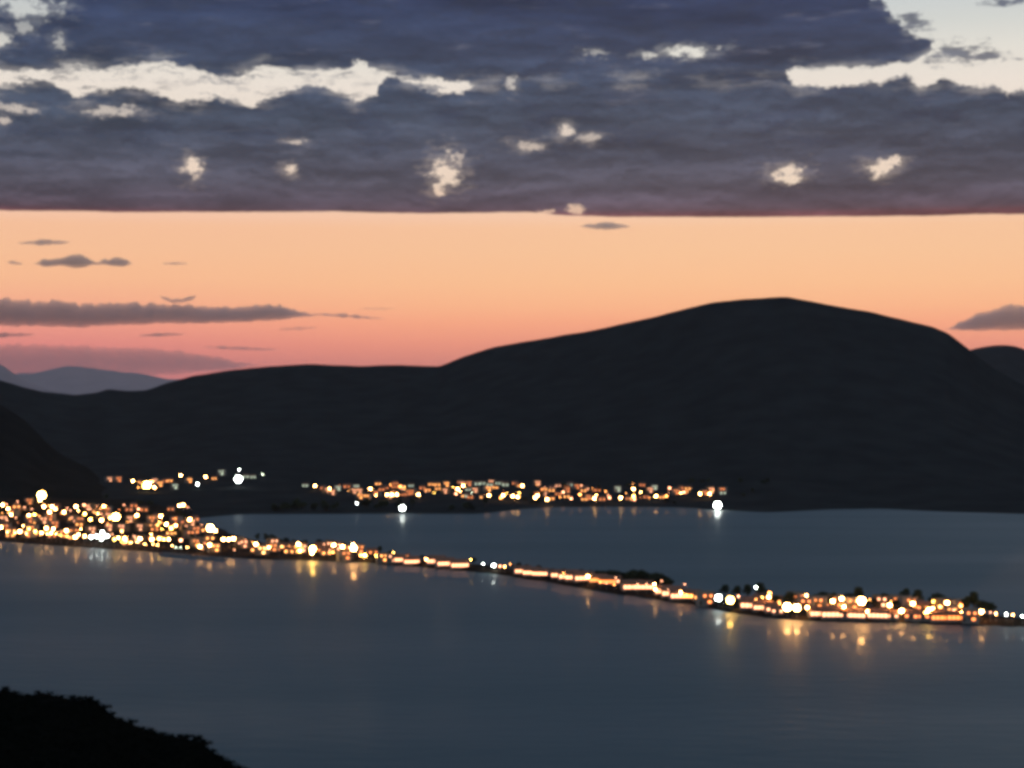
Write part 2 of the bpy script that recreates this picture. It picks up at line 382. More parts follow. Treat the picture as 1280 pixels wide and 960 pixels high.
# zone: what the lights stand on | the words for it | counted from | (photo column, photo row, blob width, colour, kind) ...
# kinds: l street lamp, f floodlight mast, h cottage with lit windows, t two-storey lit house, a arcade front
ZONES = [
('hill', 'hamlet above the town', 'left', '''136 585 7 P h;147 586 5 O h;166 601 7 C l;173 609 6 A l;176 592 5 A h;184 606 12 Y f;190 602 6 C l;193 609 10 C l;180 609 7 Y l;
 193 594 5 P h;206 591 5 O h;226 594 7 C l;247 605 7 W l;257 596 7 C l;179 604 6 A h;199 605 6 A h;212 598 5 A h;236 600 5 A h;268 598 5 A h;277 590 5 G h;218 608 5 G h;298 599 12 W f;299 587 6 W l;307 596 5 G h;316 596 5 G h;328 593 6 G l'''),
('land', 'upper streets of the town', 'left', '''52 619 13 Y f;50 625 9 C l;22 627 6 P l;36 626 6 O h;3 631 8 C l;10 636 8 C l;8 630 6 P l;14 643 7 C l;9 650 6 P l;15 634 5 O l;31 634 6 P l;40 636 6 P l;55 633 9 C l;
 65 633 8 C l;62 640 9 C l;69 636 7 C l;36 644 8 C l;43 643 7 Y l;49 645 6 A l;20 647 6 P l;0 647 5 P l;22 653 4 O l;80 640 8 C l;84 635 6 P l;88 638 6 P l;95 633 8 C l;98 638 6 C l;
 105 631 7 P l;113 636 6 P l;106 642 8 Y l;113 649 8 Y l;99 649 7 O h;121 632 5 P l;130 633 8 C l;122 642 6 C l;127 650 9 C l;145 646 12 Y f;138 647 8 Y l;137 636 5 O l;149 637 6 O l;
 135 655 6 A l;155 631 6 P l;171 644 9 C l;173 636 7 P l;162 637 5 O h;168 632 4 O h'''),
('land', 'streets near the headland', 'left', '''201 645 9 C l;229 631 9 C l;224 632 7 C l;235 634 6 P l;243 630 5 O h;214 628 5 O h;237 649 9 C l;
 197 656 7 A l;208 655 9 C l;214 660 9 Y l;220 657 8 C l;219 648 5 A l;229 660 6 O h;238 667 5 O h;252 656 5 P l;263 660 12 C f;269 663 8 C l;231 652 4 O h;190 648 4 O h'''),
('land', 'bright town waterfront', 'left', '''1 659 9 C l;9 665 6 C l;19 666 6 C l;25 664 9 C l;29 657 6 C l;33 667 6 C l;36 661 7 Y l;44 664 7 Y l;52 666 7 C l;58 660 8 C l;59 667 6 C l;64 666 7 C l;67 661 8 C l;
 70 667 6 C l;76 669 6 Y l;83 663 9 C l;84 670 6 Y l;94 671 8 C l;98 668 7 C l;101 661 6 C l;106 670 7 C l;114 671 9 W l;121 670 10 W l;128 665 9 W l;127 673 8 W l;134 670 9 W l;
 140 668 6 P l;143 674 7 Y l;148 672 7 C l;152 664 6 C l;156 673 8 C l;152 677 5 Y l;158 677 5 C l'''),
('land', 'waterfront near the breakwater', 'left', '''175 673 10 C l;171 677 5 C l;164 678 5 C l;181 680 5 C l;190 674 8 C l;189 668 6 C l;191 680 5 C l;168 670 6 P l;199 673 8 Y l;205 674 7 Y l;211 674 7 C l;226 675 8 P l;
 215 682 5 C l;220 684 4 G l;226 684 4 G l;234 684 4 C l;197 681 4 C l;246 677 6 A h;250 683 8 C l;246 681 5 A l;262 681 8 C l;267 684 6 A h;253 686 5 P l'''),
('land', 'cluster where the spit begins', 'left', '''279 674 8 C l;286 674 10 C l;292 673 9 C l;300 676 6 P h;299 679 6 P l;307 675 5 P l;320 680 9 C l;293 687 6 P l;320 687 6 A h;328 687 8 C h;336 684 7 C l;332 686 6 P l;
 350 683 8 C h;362 689 7 A h;373 680 9 C l;375 688 9 Y l;369 689 6 A h;391 686 11 Y f;390 691 8 C l;405 680 6 P l;407 691 7 A h;416 690 7 A l;412 688 6 P l;417 681 8 C l;428 683 9 C l;442 685 11 C f;441 680 7 C l;430 694 6 O h;
 456 695 10 Y l;451 696 8 A l;471 696 8 Y l;478 697 7 A h;464 690 5 O l'''),
('land', 'narrow neck of the spit', 'headland', '''490 697 6 P h;502 699 6 P a;514 702 6 P a;533 701 7 C l;545 701 6 P a;556 704 6 P a;566 705 6 P l;574 707 6 P a;604 707 6 W l;617 707 8 W l;625 709 7 P l;631 709 6 C l'''),
('land', 'seafront before the dark grove', 'headland', '''653 713 6 P a;656 711 5 P l;664 715 6 P a;669 713 5 P l;676 716 6 P a;700 718 7 P a;710 720 6 P a;719 721 6 P a;729 722 6 P a;735 720 8 C l;748 724 4 O a;760 726 4 O a;769 726 5 P h;770 722 4 P l;758 735 4 P l'''),
('land', 'seafront past the dark grove', 'headland', '''790 733 6 P a;797 730 5 P l;804 733 6 P a;808 730 5 P l;818 730 7 C l;819 736 7 C l;829 738 6 P a;835 737 6 P l;840 741 6 P a;852 740 9 C l;850 744 6 P a;856 730 6 P l;827 726 4 P l;864 744 4 A a;874 746 4 A h;872 742 4 A l;882 748 3 O h;885 751 4 G l;898 749 11 W f'''),
('land', 'scattered lights toward the tip', 'headland', '''913 755 12 Y f;911 745 6 A l;916 749 6 Y l;923 745 7 P l;945 734 7 W l;936 753 5 P h;945 749 6 A l;941 756 4 P a;953 758 4 P a;962 741 8 A l;961 746 8 C l;964 761 4 P h;
 984 768 13 C f;996 768 12 C f;991 759 8 A l;1009 759 8 C l;1008 744 7 C l;995 747 6 O h;973 763 4 P h'''),
('land', 'cluster before the last trees', 'headland', '''1029 755 5 O h;1041 751 9 C l;1052 748 9 C l;1055 758 8 C l;1045 751 4 O h;1077 751 13 C f;1087 749 6 A l;1084 767 8 C l;1024 766 4 P a;1040 767 4 P a;1056 768 4 P h;1070 768 5 P a;
 1112 756 9 C l;1105 748 5 O h;1127 763 10 C l;1124 767 7 P l;1098 768 4 P a;1116 769 4 P h;1141 754 9 C l;1141 770 3 O h'''),
('land', 'last glowing spit cluster', 'headland', '''1162 765 11 Y f;1157 768 8 Y l;1166 760 7 C l;1175 758 8 A l;1184 753 9 C l;1187 764 6 A h;1192 762 5 P l;1201 757 8 A l;1204 765 10 C l;1154 770 4 O h;1176 771 4 O a;1196 771 4 O a;1213 770 4 O h;1227 764 9 C l;1225 768 5 A l;1238 765 5 P l'''),
('land', 'bare tip of the spit', 'headland', '''1245 768 5 C l;1258 770 7 W l;1266 769 5 C l;1278 770 7 W l'''),
('hill', "far shore town's back row", 'left', '''382 607 5 G h;394 607 9 C l;404 610 5 O h;412 611 8 C l;422 610 5 G h;433 608 5 O h;444 609 5 G h;463 611 8 C l;477 612 5 O h;488 606 6 A l;500 608 7 A l;514 607 5 G h;
 528 610 5 O h;535 612 5 O l;546 606 5 A h;558 605 5 A h;572 611 7 C l;579 607 8 C l;585 612 5 G h;575 603 4 O h;597 605 5 G h;603 604 5 G h;612 606 5 G h;618 604 5 G h;626 604 5 G h;632 606 5 G h;609 611 6 A h;590 616 4 G l'''),
('hill', 'back row near the pier', 'left', '''653 607 9 C l;644 604 5 O h;677 612 6 O l;681 609 5 P l;690 610 5 P h;697 607 5 P h;704 615 7 P l;713 606 5 G h;720 608 4 O h;727 607 6 P l;732 611 5 P h;748 612 5 O h;757 614 6 A l;772 611 5 G h;
 792 611 9 C l;791 605 5 A l;803 606 5 O h;801 615 6 C l;818 609 4 G h;837 610 7 P l;845 614 4 O h;855 615 8 P l;851 616 6 C l;860 614 5 A l;875 617 7 C l;887 617 7 C l;880 615 5 O h;903 616 5 G h'''),
('hill', "far shore town's front row", 'left', '''446 629 6 W l;450 620 6 A h;458 621 6 A h;470 619 6 C l;484 618 8 C l;490 618 8 C l;496 618 8 C l;505 618 5 O h;523 618 7 C l;503 635 10 W f;570 617 8 P l;575 614 6 C l;532 615 5 P l;
 585 620 4 G h;607 622 8 P l;611 619 8 C l;629 619 9 C l;626 622 7 A l;641 620 9 C l;647 621 8 C l;649 616 6 Y l;669 622 9 C l;672 619 8 C l;684 624 8 C l'''),
('hill', 'far waterfront by the pier', 'left', '''700 621 6 A l;714 623 7 P l;725 618 9 A l;743 623 9 C l;745 619 6 C l;735 621 6 O h;762 622 8 P l;760 619 6 P l;776 622 9 C l;792 620 9 Y l;793 624 7 P l;808 621 6 O h;820 620 8 C l;812 622 5 A l;833 620 7 A l;836 616 5 P l;
 785 623 4 O h;752 624 4 O h;730 624 4 A h;897 632 12 W f'''),
]

HEADR = 0.42
def lamp_proto(c):
    r = empty('street_lamp')
    bm = bmesh.new()
    add_tube(bm, [(0, 0, 0), (0, 0, 3), (0, 0, 6.2), (0, -0.35, 6.75), (0, -1.0, 6.9)], [0.11, 0.09, 0.075, 0.06, 0.05], 6)
    add_box(bm, (0, 0, 0.1), (0.5, 0.5, 0.2))
    obj('pole', bm, M_METAL, r)
    bm = bmesh.new()
    add_lathe(bm, [(0.10, HEADR * 0.95), (HEADR * 0.55, HEADR * 0.8), (HEADR * 0.6, HEADR * 0.62)], 10, 0)
    add_lathe(bm, [(HEADR * 0.3, -HEADR), (HEADR * 0.75, -HEADR * 0.6), (HEADR, 0), (HEADR * 0.8, HEADR * 0.6)], 10, 1)
    h = obj('lamp_head', bm, [M_METAL, M_LAMP[c]], r)
    h.location = (0, -1.0, 6.75)
    return r

def flood_proto(c):
    r = empty('floodlight_mast')
    bm = bmesh.new()
    add_tube(bm, [(0, 0, 0), (0, 0, 5), (0, 0, 9.2)], [0.2, 0.15, 0.11], 8)
    add_box(bm, (0, 0, 0.15), (0.9, 0.9, 0.3))
    obj('mast', bm, M_METAL, r)
    bm = bmesh.new(); add_box(bm, (0, -0.1, 9.1), (2.6, 0.12, 0.12)); add_box(bm, (0, -0.1, 7.95), (2.6, 0.12, 0.12))
    obj('crossbar', bm, M_METAL, r)
    tilt = Matrix.Rotation(math.radians(-22), 4, 'X') @ Matrix.Rotation(math.radians(90), 4, 'X')
    for x, z in ((0.0, 8.55), (1.15, 8.55), (0.58, 9.5), (-0.58, 9.5), (-1.15, 8.55), (-0.58, 7.6), (0.58, 7.6)):
        bm = bmesh.new()
        add_lathe(bm, [(0.3, -0.32), (0.52, -0.1), (0.62, 0.0)], 14, 0)
        add_lathe(bm, [(0.56, 0.005), (0.58, 0.03), (0.4, 0.12), (0.1, 0.16)], 14, 1)
        bmesh.ops.transform(bm, matrix=Matrix.Translation((x, -0.35, z)) @ tilt, verts=bm.verts)
        obj('floodlight', bm, [M_METAL, M_FLOOD[c]], r)
    return r

def gable(bm, w, d, z0, h, over=0.35):
    a = [(-w / 2 - over, -d / 2 - over, z0), (w / 2 + over, -d / 2 - over, z0), (w / 2 + over, d / 2 + over, z0), (-w / 2 - over, d / 2 + over, z0)]
    b = [(-w / 2 - over, 0, z0 + h), (w / 2 + over, 0, z0 + h)]
    t = 0.18
    lo = [bm.verts.new(q) for q in a]; up = [bm.verts.new((q[0], q[1], q[2] + t)) for q in a]
    r = [bm.verts.new((q[0], q[1], q[2] + t)) for q in b]
    bm.faces.new(lo[::-1])
    bm.faces.new((up[0], up[1], r[1], r[0])); bm.faces.new((up[2], up[3], r[0], r[1]))
    bm.faces.new((up[1], up[2], r[1])); bm.faces.new((up[3], up[0], r[0]))
    for i in range(4): bm.faces.new((lo[i], lo[(i + 1) % 4], up[(i + 1) % 4], up[i]))

def window(r, x, y, z, w, h, c):
    bm = bmesh.new()
    for dx in (-w / 2 - 0.06, w / 2 + 0.06): add_box(bm, (dx, 0, 0), (0.12, 0.16, h + 0.24))
    for dz in (-h / 2 - 0.06, h / 2 + 0.06): add_box(bm, (0, 0, dz), (w, 0.16, 0.12))
    add_box(bm, (0, -0.012, 0), (0.06, 0.06, h))
    f = obj('window', bm, M_DOOR, r); f.location = (x, y, z)
    bm = bmesh.new(); add_box(bm, (0, 0.03, 0), (w, 0.05, h))
    obj('pane', bm, M_WIN[c], f)

def cottage_proto(c, wall=None):
    r = empty('cottage'); w, d, h = 7.0, 6.0, 3.0
    bm = bmesh.new(); add_box(bm, (0, 0, h / 2 - 0.5), (w, d, h + 1))
    obj('wall', bm, wall or M_WALL, r)
    bm = bmesh.new(); gable(bm, w, d, h + 0.003, 1.7); rf = obj('roof', bm, M_ROOF, r)
    bm = bmesh.new(); add_box(bm, (w * 0.3, 0.8, h + 1.6), (0.6, 0.6, 1.4)); obj('chimney', bm, M_WALL2, rf)
    bm = bmesh.new(); add_box(bm, (0, -d / 2 - 0.05, 1.05), (1.0, 0.1, 2.1)); obj('door', bm, M_DOOR, r)
    for x in (-2.2, 2.2): window(r, x, -d / 2 - 0.08, 1.6, 1.5, 1.3, c)
    return r

def house_proto(c, wall=None):
    r = empty('town_house'); w, d, h = 9.0, 8.0, 6.2
    bm = bmesh.new(); add_box(bm, (0, 0, h / 2 - 0.5), (w, d, h + 1)); obj('wall', bm, wall or M_WALL, r)
    bm = bmesh.new()
    for a, b in (((0, -d / 2 + 0.12, h + 0.253), (w, 0.24, 0.5)), ((0, d / 2 - 0.12, h + 0.253), (w, 0.24, 0.5)), ((-w / 2 + 0.12, 0, h + 0.253), (0.24, d - 0.49, 0.5)), ((w / 2 - 0.12, 0, h + 0.253), (0.24, d - 0.49, 0.5))): add_box(bm, a, b)
    obj('parapet', bm, M_WALL2, r)
    bm = bmesh.new(); add_box(bm, (-3.2, -d / 2 - 0.05, 1.05), (1.1, 0.1, 2.1)); obj('door', bm, M_DOOR, r)
    bm = bmesh.new(); add_box(bm, (0.6, -d / 2 - 0.6, 3.1), (4.6, 1.2, 0.16)); add_box(bm, (0.6, -d / 2 - 1.15, 3.7), (4.6, 0.08, 0.9)); obj('balcony', bm, M_WALL2, r)
    for x in (-1.0, 2.3): window(r, x, -d / 2 - 0.08, 4.6, 1.3, 1.5, c)
    window(r, 1.6, -d / 2 - 0.08, 1.5, 1.8, 1.4, c)
    return r

def arcade_proto(c):
    r = empty('waterfront_house'); w, d, h = 12.0, 7.0, 3.8
    bm = bmesh.new(); add_box(bm, (0, 0, h / 2 - 0.5), (w, d, h + 1)); obj('wall', bm, M_WALL, r)
    bm = bmesh.new(); gable(bm, w, d, h + 0.003, 1.5); obj('roof', bm, M_ROOF, r)
    bm = bmesh.new(); add_box(bm, (0, -d / 2 - 0.9, 3.25), (w, 1.8, 0.12), 0, None)
    obj('awning', bm, M_WALL2, r)
    for x in (-4.6, -2.3, 0, 2.3, 4.6): window(r, x, -d / 2 - 0.08, 1.6, 1.75, 1.9, c)
    return r

MK = {'l': lamp_proto, 'f': flood_proto, 'h': cottage_proto, 't': house_proto, 'a': arcade_proto}
TOP = {'l': 6.75, 'f': 8.55, 'h': 1.6, 't': 3.4, 'a': 1.7}
GRP = {'l': 'street lamps', 'f': 'floodlight masts', 'h': 'cottages', 't': 'town houses', 'a': 'waterfront houses'}
CAT = {'l': 'street lamp', 'f': 'floodlight', 'h': 'house', 't': 'house', 'a': 'house'}
PROTO = {}
def instance(kind, c):
    if (kind, c) not in PROTO:
        PROTO[(kind, c)] = MK[kind](c); return PROTO[(kind, c)], True
    return copy_tree(PROTO[(kind, c)]), False

GROUND = {'hill': hill_ground, 'land': spit_ground}
def span(land, px):
    if land == 'land': return depth_flat(NEAR(px)), back_depth(px)
    return depth_flat(SHORE(px)), depth_flat(SHORE(px)) + 620

def stand(land, px, py, want, lo, hi):
    """where on the ground a light seen in that direction stands, and how high above the ground it hangs"""
    d0, d1 = span(land, px); best = None
    m0 = 6 if land == 'land' else 10
    for i in range(161):
        d = lerp(d0 + min(m0, 0.2 * (d1 - d0)), d1 - min(6, 0.2 * (d1 - d0)), i / 160)
        h = H - (py - YH) * d / F - GROUND[land](px, d)
        e = abs(h - want) + (0 if lo <= h <= hi else 50) 
        if best is None or e < best[0] - 1e-6: best = (e, d, h)
    return best[1], min(max(best[2], lo), hi * 1.6)

def size_word(k, D):
    if k == 'l': return 'tiny ' if D <= 4 else 'small ' if D <= 6 else '' if D <= 8 else 'bright '
    return ''
NOUN = {'l': 'street lamp', 'f': 'floodlight mast', 'h': 'cottage', 't': 'two-storey house', 'a': 'waterfront house'}
WINW = {'P': 'peach', 'O': 'dull orange', 'A': 'amber', 'G': 'pale greenish', 'C': 'cream', 'Y': 'yellow', 'W': 'white'}
recs = []
for land, zone, frm, data in ZONES:
    zr = []
    for tok in data.replace('\n', ' ').split(';'):
        px, py, D, c, k = tok.split(); px = float(px); py = float(py); D = float(D)
        if k == 'h' and random.random() < 0.35: k = 't'
        zr.append((px, py, D, c, k))
    desc = {}
    for r in zr:
        px, py, D, c, k = r
        s = f"{size_word(k, D)}{COLNAME[c]} {NOUN[k]}" if k in 'lf' else f"{NOUN[k]} with {WINW[c]} lit windows"
        desc.setdefault(s, []).append(r)
    for s, rs in desc.items():
        rs.sort()
        for i, r in enumerate(rs):
            art = '' if zone.startswith('streets') or "'s" in zone else 'the ' if len(s.split()) < 7 and len(zone.split()) < 5 else ''
            lab = f"{s}, the only one in {art}{zone}" if len(rs) == 1 else f"{s}, {ORD[i + 1]} from {frm} in {art}{zone}"
            recs.append((land, r, ' '.join(lab.split())))

BAD = 0
for land, (px, py, D, c, k), lab in recs:
    want = TOP[k]
    if k in 'lf': d, h = stand(land, px, py, want, want * 0.6, want * 2.0)
    else: d, h = stand(land, px, py, want, want - 1.2, want + 1.5)
    g = GROUND[land](px, d); p = at(px, d, g)
    cc = c if k != 'f' else (c if c in M_FLOOD else 'C')
    r, first = instance(k, cc)
    r.location = p; r.rotation_euler = (0, 0, -math.atan2(p.x, p.y) + (random.uniform(-0.25, 0.25) if k in 'hta' else 0))
    mpp = d / F                                    # metres per photo pixel there
    if k == 'l':
        s = h / 6.75
        pole = next(q for q in r.children if q.name.startswith('pole')); head = next(q for q in r.children if q.name.startswith('lamp_head'))
        pole.scale = (1, 1, s); head.location = (0, -1.0, 6.75 * s)
        ks = min(2.4, max(0.72, (D - 4.9) * mpp * 0.5 / HEADR))
        head.scale = (ks, ks, ks)
    elif k == 'f':
        s = h / 8.55; q = max(0.7, (D - 5.2) * mpp / 2.9)
        for ch in r.children:
            if ch.name.startswith('mast'): ch.scale = (1, 1, s)
            else:
                ch.scale = (q, q, q); ch.location = (0, 0, h - 8.55 * q)
    else:
        q = random.uniform(0.9, 1.1); r.scale = (q, q, q)
    tag(r, lab, CAT[k], GRP[k])

# small amber lamps filling the streets
lit = [(r[1][0], r[1][1]) for r in recs]
rf_ = random.Random(21)
def nearband(px): return NEAR(px) - 13
for land, words_, n, x0, x1, top, bot in (
        ('land', 'the town', 13, 2, 250, lambda x: curve([(0, 630), (150, 632), (250, 660)])(x), lambda x: NEAR(x) - 17),
        ('land', 'the start of the spit', 9, 280, 478, lambda x: curve([(280, 672), (478, 692)])(x), lambda x: NEAR(x) - 13),
        ('land', 'the middle of the spit', 9, 480, 900, lambda x: NEAR(x) - 17, lambda x: NEAR(x) - 12),
        ('land', 'the spit tip', 6, 915, 1235, lambda x: NEAR(x) - 30, lambda x: NEAR(x) - 14),
        ('hill', 'the far town', 14, 385, 895, lambda x: curve([(388, 606), (520, 604), (760, 605), (905, 613)])(x), lambda x: curve([(388, 611), (440, 620), (560, 617), (600, 623), (880, 622), (905, 617)])(x))):
    got = []
    for i in range(4000):
        if len(got) >= n: break
        px = rf_.uniform(x0, x1); py = rf_.uniform(top(px), bot(px))
        if min((px - a) ** 2 + (py - c) ** 2 * 1.5 for a, c in lit) < 22: continue
        lit.append((px, py)); got.append((px, py))
    cn = {}
    for px, py in sorted(got):
        c = rf_.choice(['A', 'A', 'O', 'Y']); cn[c] = cn.get(c, 0) + 1
        d, h = stand(land, px, py, 5.0, 3.5, 12.0); p = at(px, d, GROUND[land](px, d)); r, _f = instance('l', c)
        r.location = p; r.rotation_euler = (0, 0, -math.atan2(p.x, p.y)); s = h / 6.75
        next(q for q in r.children if q.name.startswith('pole')).scale = (1, 1, s)
        hd = next(q for q in r.children if q.name.startswith('lamp_head')); hd.location = (0, -1.0, 6.75 * s); hd.scale = (0.8, 0.8, 0.8)
        tag(r, f"little {COLNAME[c]} filler lamp, {ORD[cn[c]]} from left among lamps of {words_}".replace(' filler', ' street'), 'street lamp', GRP['l'])

# dimly lit houses between the lamps
dh = {('cottage', 'dull orange'): cottage_proto('O', M_WALL2), ('flat-roofed house', 'dull orange'): house_proto('O', M_WALL), ('cottage', 'amber'): cottage_proto('A', M_WALL), ('flat-roofed house', 'peach'): house_proto('P', M_WALL2)}
used = set()
spots = []
for i in range(900):
    if len(spots) >= 84: break
    z = random.random()
    if z < 0.62: px = random.uniform(2, 262); t = random.uniform(0.08, 0.75); land = 'land'
    elif z < 0.8: px = random.uniform(285, 470); t = random.uniform(0.3, 0.75); land = 'land'
    else: px = random.uniform(930, 1230); t = random.uniform(0.35, 0.8); land = 'land'
    d0, d1 = span(land, px); d = lerp(d0, d1, t)
    if any(abs(px - a) < 8 and abs(d - b) < 26 for a, b in spots): continue
    spots.append((px, d))
spots.sort()
nt, ns = [s for s in spots if s[0] < 270], [s for s in spots if s[0] >= 270]
for lst, words_ in ((nt, 'the hillside town'), (ns, 'the spit')):
    cnt = {}
    for px, d in lst:
        kind = random.choice(list(dh)); r = dh[kind]
        if kind in used: r = copy_tree(r)
        used.add(kind); cnt[kind] = cnt.get(kind, 0) + 1
        p = at(px, d, spit_ground(px, d)); r.location = p; r.rotation_euler = (0, 0, random.uniform(-0.5, 0.5))
        tag(r, f"dim {kind[0]} with {kind[1]} windows, {ORD[cnt[kind]]} from left in {words_}", 'house', 'dim houses between the lamps')

cnt = {}; taken = []
lst = []
while len(lst) < 52:
    px = random.uniform(388, 905); top = curve([(388, 606), (520, 603), (760, 604), (905, 612)])(px); bot = curve([(388, 612), (440, 622), (560, 620), (600, 624), (880, 624), (905, 618)])(px)
    py = random.uniform(top, bot)
    if any(abs(px - a) < 6 and abs(py - c) < 4 for a, c in taken): continue
    taken.append((px, py)); lst.append((px, py))
for px, py in sorted(lst):
    kind = random.choice(list(dh)); r = copy_tree(dh[kind]); cnt[kind] = cnt.get(kind, 0) + 1
    d, h = stand('hill', px, py, 2.0, 0.8, 3.5)
    r.location = at(px, d, hill_ground(px, d)); r.rotation_euler = (0, 0, random.uniform(-0.5, 0.5))
    tag(r, f"dim {kind[0]} with {kind[1]} windows, {ORD[cnt[kind]]} from left in the far shore town", 'house', 'dim houses between the lamps')

# ------------------------------------------------------------------ trees
def tree_proto(seed, hgt, wid, n, leaf, mat):
    rnd = random.Random(seed)
    r = empty('tree')
    bm = bmesh.new()
    top = hgt * 0.62
    add_tube(bm, [(0, 0, -0.3), (0.1, 0, top * 0.4), (rnd.uniform(-.3, .3), rnd.uniform(-.3, .3), top), (rnd.uniform(-.5, .5), 0, hgt * 0.85)], [hgt * 0.04, hgt * 0.03, hgt * 0.02, hgt * 0.008], 7)
    for k in range(6):
        a = k * 1.05 + rnd.random(); z = top * rnd.uniform(0.5, 1.0); L = wid * rnd.uniform(0.28, 0.42)
        add_tube(bm, [(0.05, 0, z), (math.cos(a) * L * .5, math.sin(a) * L * .5, z + L * .5), (math.cos(a) * L, math.sin(a) * L, z + L * .8)], [hgt * 0.016, hgt * 0.01, hgt * 0.004], 5)
    obj('trunk', bm, M_BARK, r)
    bm = bmesh.new()
    lobes = [(Vector((rnd.uniform(-.32, .32) * wid, rnd.uniform(-.32, .32) * wid, hgt * rnd.uniform(0.42, 0.86))), rnd.uniform(0.16, 0.27) * wid) for _ in range(11)]
    for i in range(n):
        c, rad = rnd.choice(lobes)
        v = Vector((rnd.gauss(0, 1), rnd.gauss(0, 1), rnd.gauss(0, 1))).normalized() * rad * rnd.uniform(0.55, 1.12)
        v.z *= 0.8; q = c + v
        a = Vector((rnd.gauss(0, 1), rnd.gauss(0, 1), rnd.gauss(0, 1))).normalized(); b = a.orthogonal().normalized(); s = leaf * rnd.uniform(0.6, 1.3)
        w = a.cross(b)
        bm.faces.new([bm.verts.new(q + b * s), bm.verts.new(q + w * s * 0.6), bm.verts.new(q - b * s), bm.verts.new(q - w * s * 0.6)])
    obj('crown', bm, mat, r)
    return r
TP = [tree_proto(1, 8.5, 8.5, 1500, 0.42, M_LEAF), tree_proto(2, 6.5, 8.0, 1300, 0.40, M_LEAFD), tree_proto(3, 10.5, 6.0, 1400, 0.42, M_LEAF)]
TKIND = ['round-crowned', 'low spreading', 'tall narrow']
tu = set()
def put_tree(land, px, d, s, ki, where, cnt, group):
    r = TP[ki]
    if ki in tu: r = copy_tree(r)
    tu.add(ki); cnt[ki] = cnt.get(ki, 0) + 1
    r.location = at(px, d, GROUND[land](px, d) - 0.1); r.scale = (s, s, s * random.uniform(0.9, 1.1)); r.rotation_euler = (0, 0, random.uniform(0, 6.28))
    tag(r, f"dark {TKIND[ki]} tree, {ORD[cnt[ki]]} from left {where}", 'tree', group)
def tree_row(land, items, where, group):
    cnt = {}
    for px, t, s, ki in sorted(items):
        d0, d1 = span(land, px)
        put_tree(land, px, lerp(d0, d1, t), s, ki, where, cnt, group)
rt = random.Random(11)
grove = [(px, rt.uniform(0.72, 0.92), s, rt.choice([0, 1])) for px, s in [(728, .75), (737, .8), (746, .9), (754, .95), (762, 1.0), (770, 1.05), (778, 1.1), (786, 1.1), (793, 1.2), (800, 1.2), (807, 1.2), (815, 1.2), (822, 1.3), (829, 1.25), (836, 1.05)]]
tree_row('land', grove, 'in the dark grove on the spit', 'grove on the spit')
tree_row('land', [(px, rt.uniform(0.7, 0.92), rt.uniform(0.6, 0.95), rt.choice([0, 1, 2])) for px in (322, 333, 341, 350, 358, 366, 381, 398, 410, 424, 436, 449, 462, 474)], 'behind the first spit cluster', 'trees along the spit')
tree_row('land', [(px, rt.uniform(0.6, 0.85), rt.uniform(0.4, 0.62), rt.choice([0, 1])) for px in (488, 510, 528, 552, 583, 592, 640, 648, 659, 674, 690, 705, 718)], 'along the narrow spit road', 'trees along the spit')
tree_row('land', [(px, rt.uniform(0.55, 0.9), rt.uniform(0.75, 1.15), rt.choice([0, 1, 2])) for px in (905, 920, 934, 952, 970, 986, 1002, 1018, 1030, 1040, 1062, 1072, 1086, 1094, 1104, 1118, 1130, 1148, 1158, 1170, 1180, 1192, 1208, 1218, 1230, 1236)], 'toward the tip of the spit', 'trees along the spit')
tree_row('land', [(rt.uniform(0, 265), rt.uniform(0.15, 0.95), rt.uniform(0.6, 1.0), rt.choice([0, 1, 2])) for _ in range(34)], 'among the streets of the hillside town', 'trees in the town')
tree_row('hill', [(rt.uniform(300, 640), rt.uniform(0.03, 0.14), rt.uniform(0.8, 1.2), rt.choice([0, 1, 2])) for _ in range(34)], 'on the dark far shore below the lights', 'trees on the far shore')
tree_row('hill', [(rt.uniform(640, 960), rt.uniform(0.04, 0.5), rt.uniform(0.6, 1.0), rt.choice([0, 1, 2])) for _ in range(24)], 'around the far pier town', 'trees on the far shore')

# ------------------------------------------------------------------ shrubs on the near slope
def shrub_proto(seed):
    rnd = random.Random(seed); r = empty('shrub')
    bm = bmesh.new()
    for k in range(7):
        a = rnd.uniform(0, 6.28); L = rnd.uniform(0.3, 0.6)
        add_tube(bm, [(0, 0, -0.1), (math.cos(a) * L * .4, math.sin(a) * L * .4, 0.4), (math.cos(a) * L, math.sin(a) * L, rnd.uniform(0.6, 0.95))], [0.035, 0.025, 0.01], 5)
    obj('stem', bm, M_BARK, r)
    bm = bmesh.new()
    lobes = [(Vector((rnd.uniform(-.5, .5), rnd.uniform(-.5, .5), rnd.uniform(0.3, 0.85))), rnd.uniform(0.2, 0.36)) for _ in range(9)]
    for i in range(900):
        c, rad = rnd.choice(lobes)
        v = Vector((rnd.gauss(0, 1), rnd.gauss(0, 1), rnd.gauss(0, 1))).normalized() * rad * rnd.uniform(0.4, 1.15); q = c + v
        a = Vector((rnd.gauss(0, 1), rnd.gauss(0, 1), rnd.gauss(0, 1))).normalized(); b = a.orthogonal().normalized(); s = rnd.uniform(0.04, 0.085); w = a.cross(b)
        bm.faces.new([bm.verts.new(q + b * s), bm.verts.new(q + w * s * .5), bm.verts.new(q - b * s), bm.verts.new(q - w * s * .5)])
    obj('foliage', bm, M_HEATH, r)
    return r
SP = [shrub_proto(1), shrub_proto(2), shrub_proto(3)]
su = set()
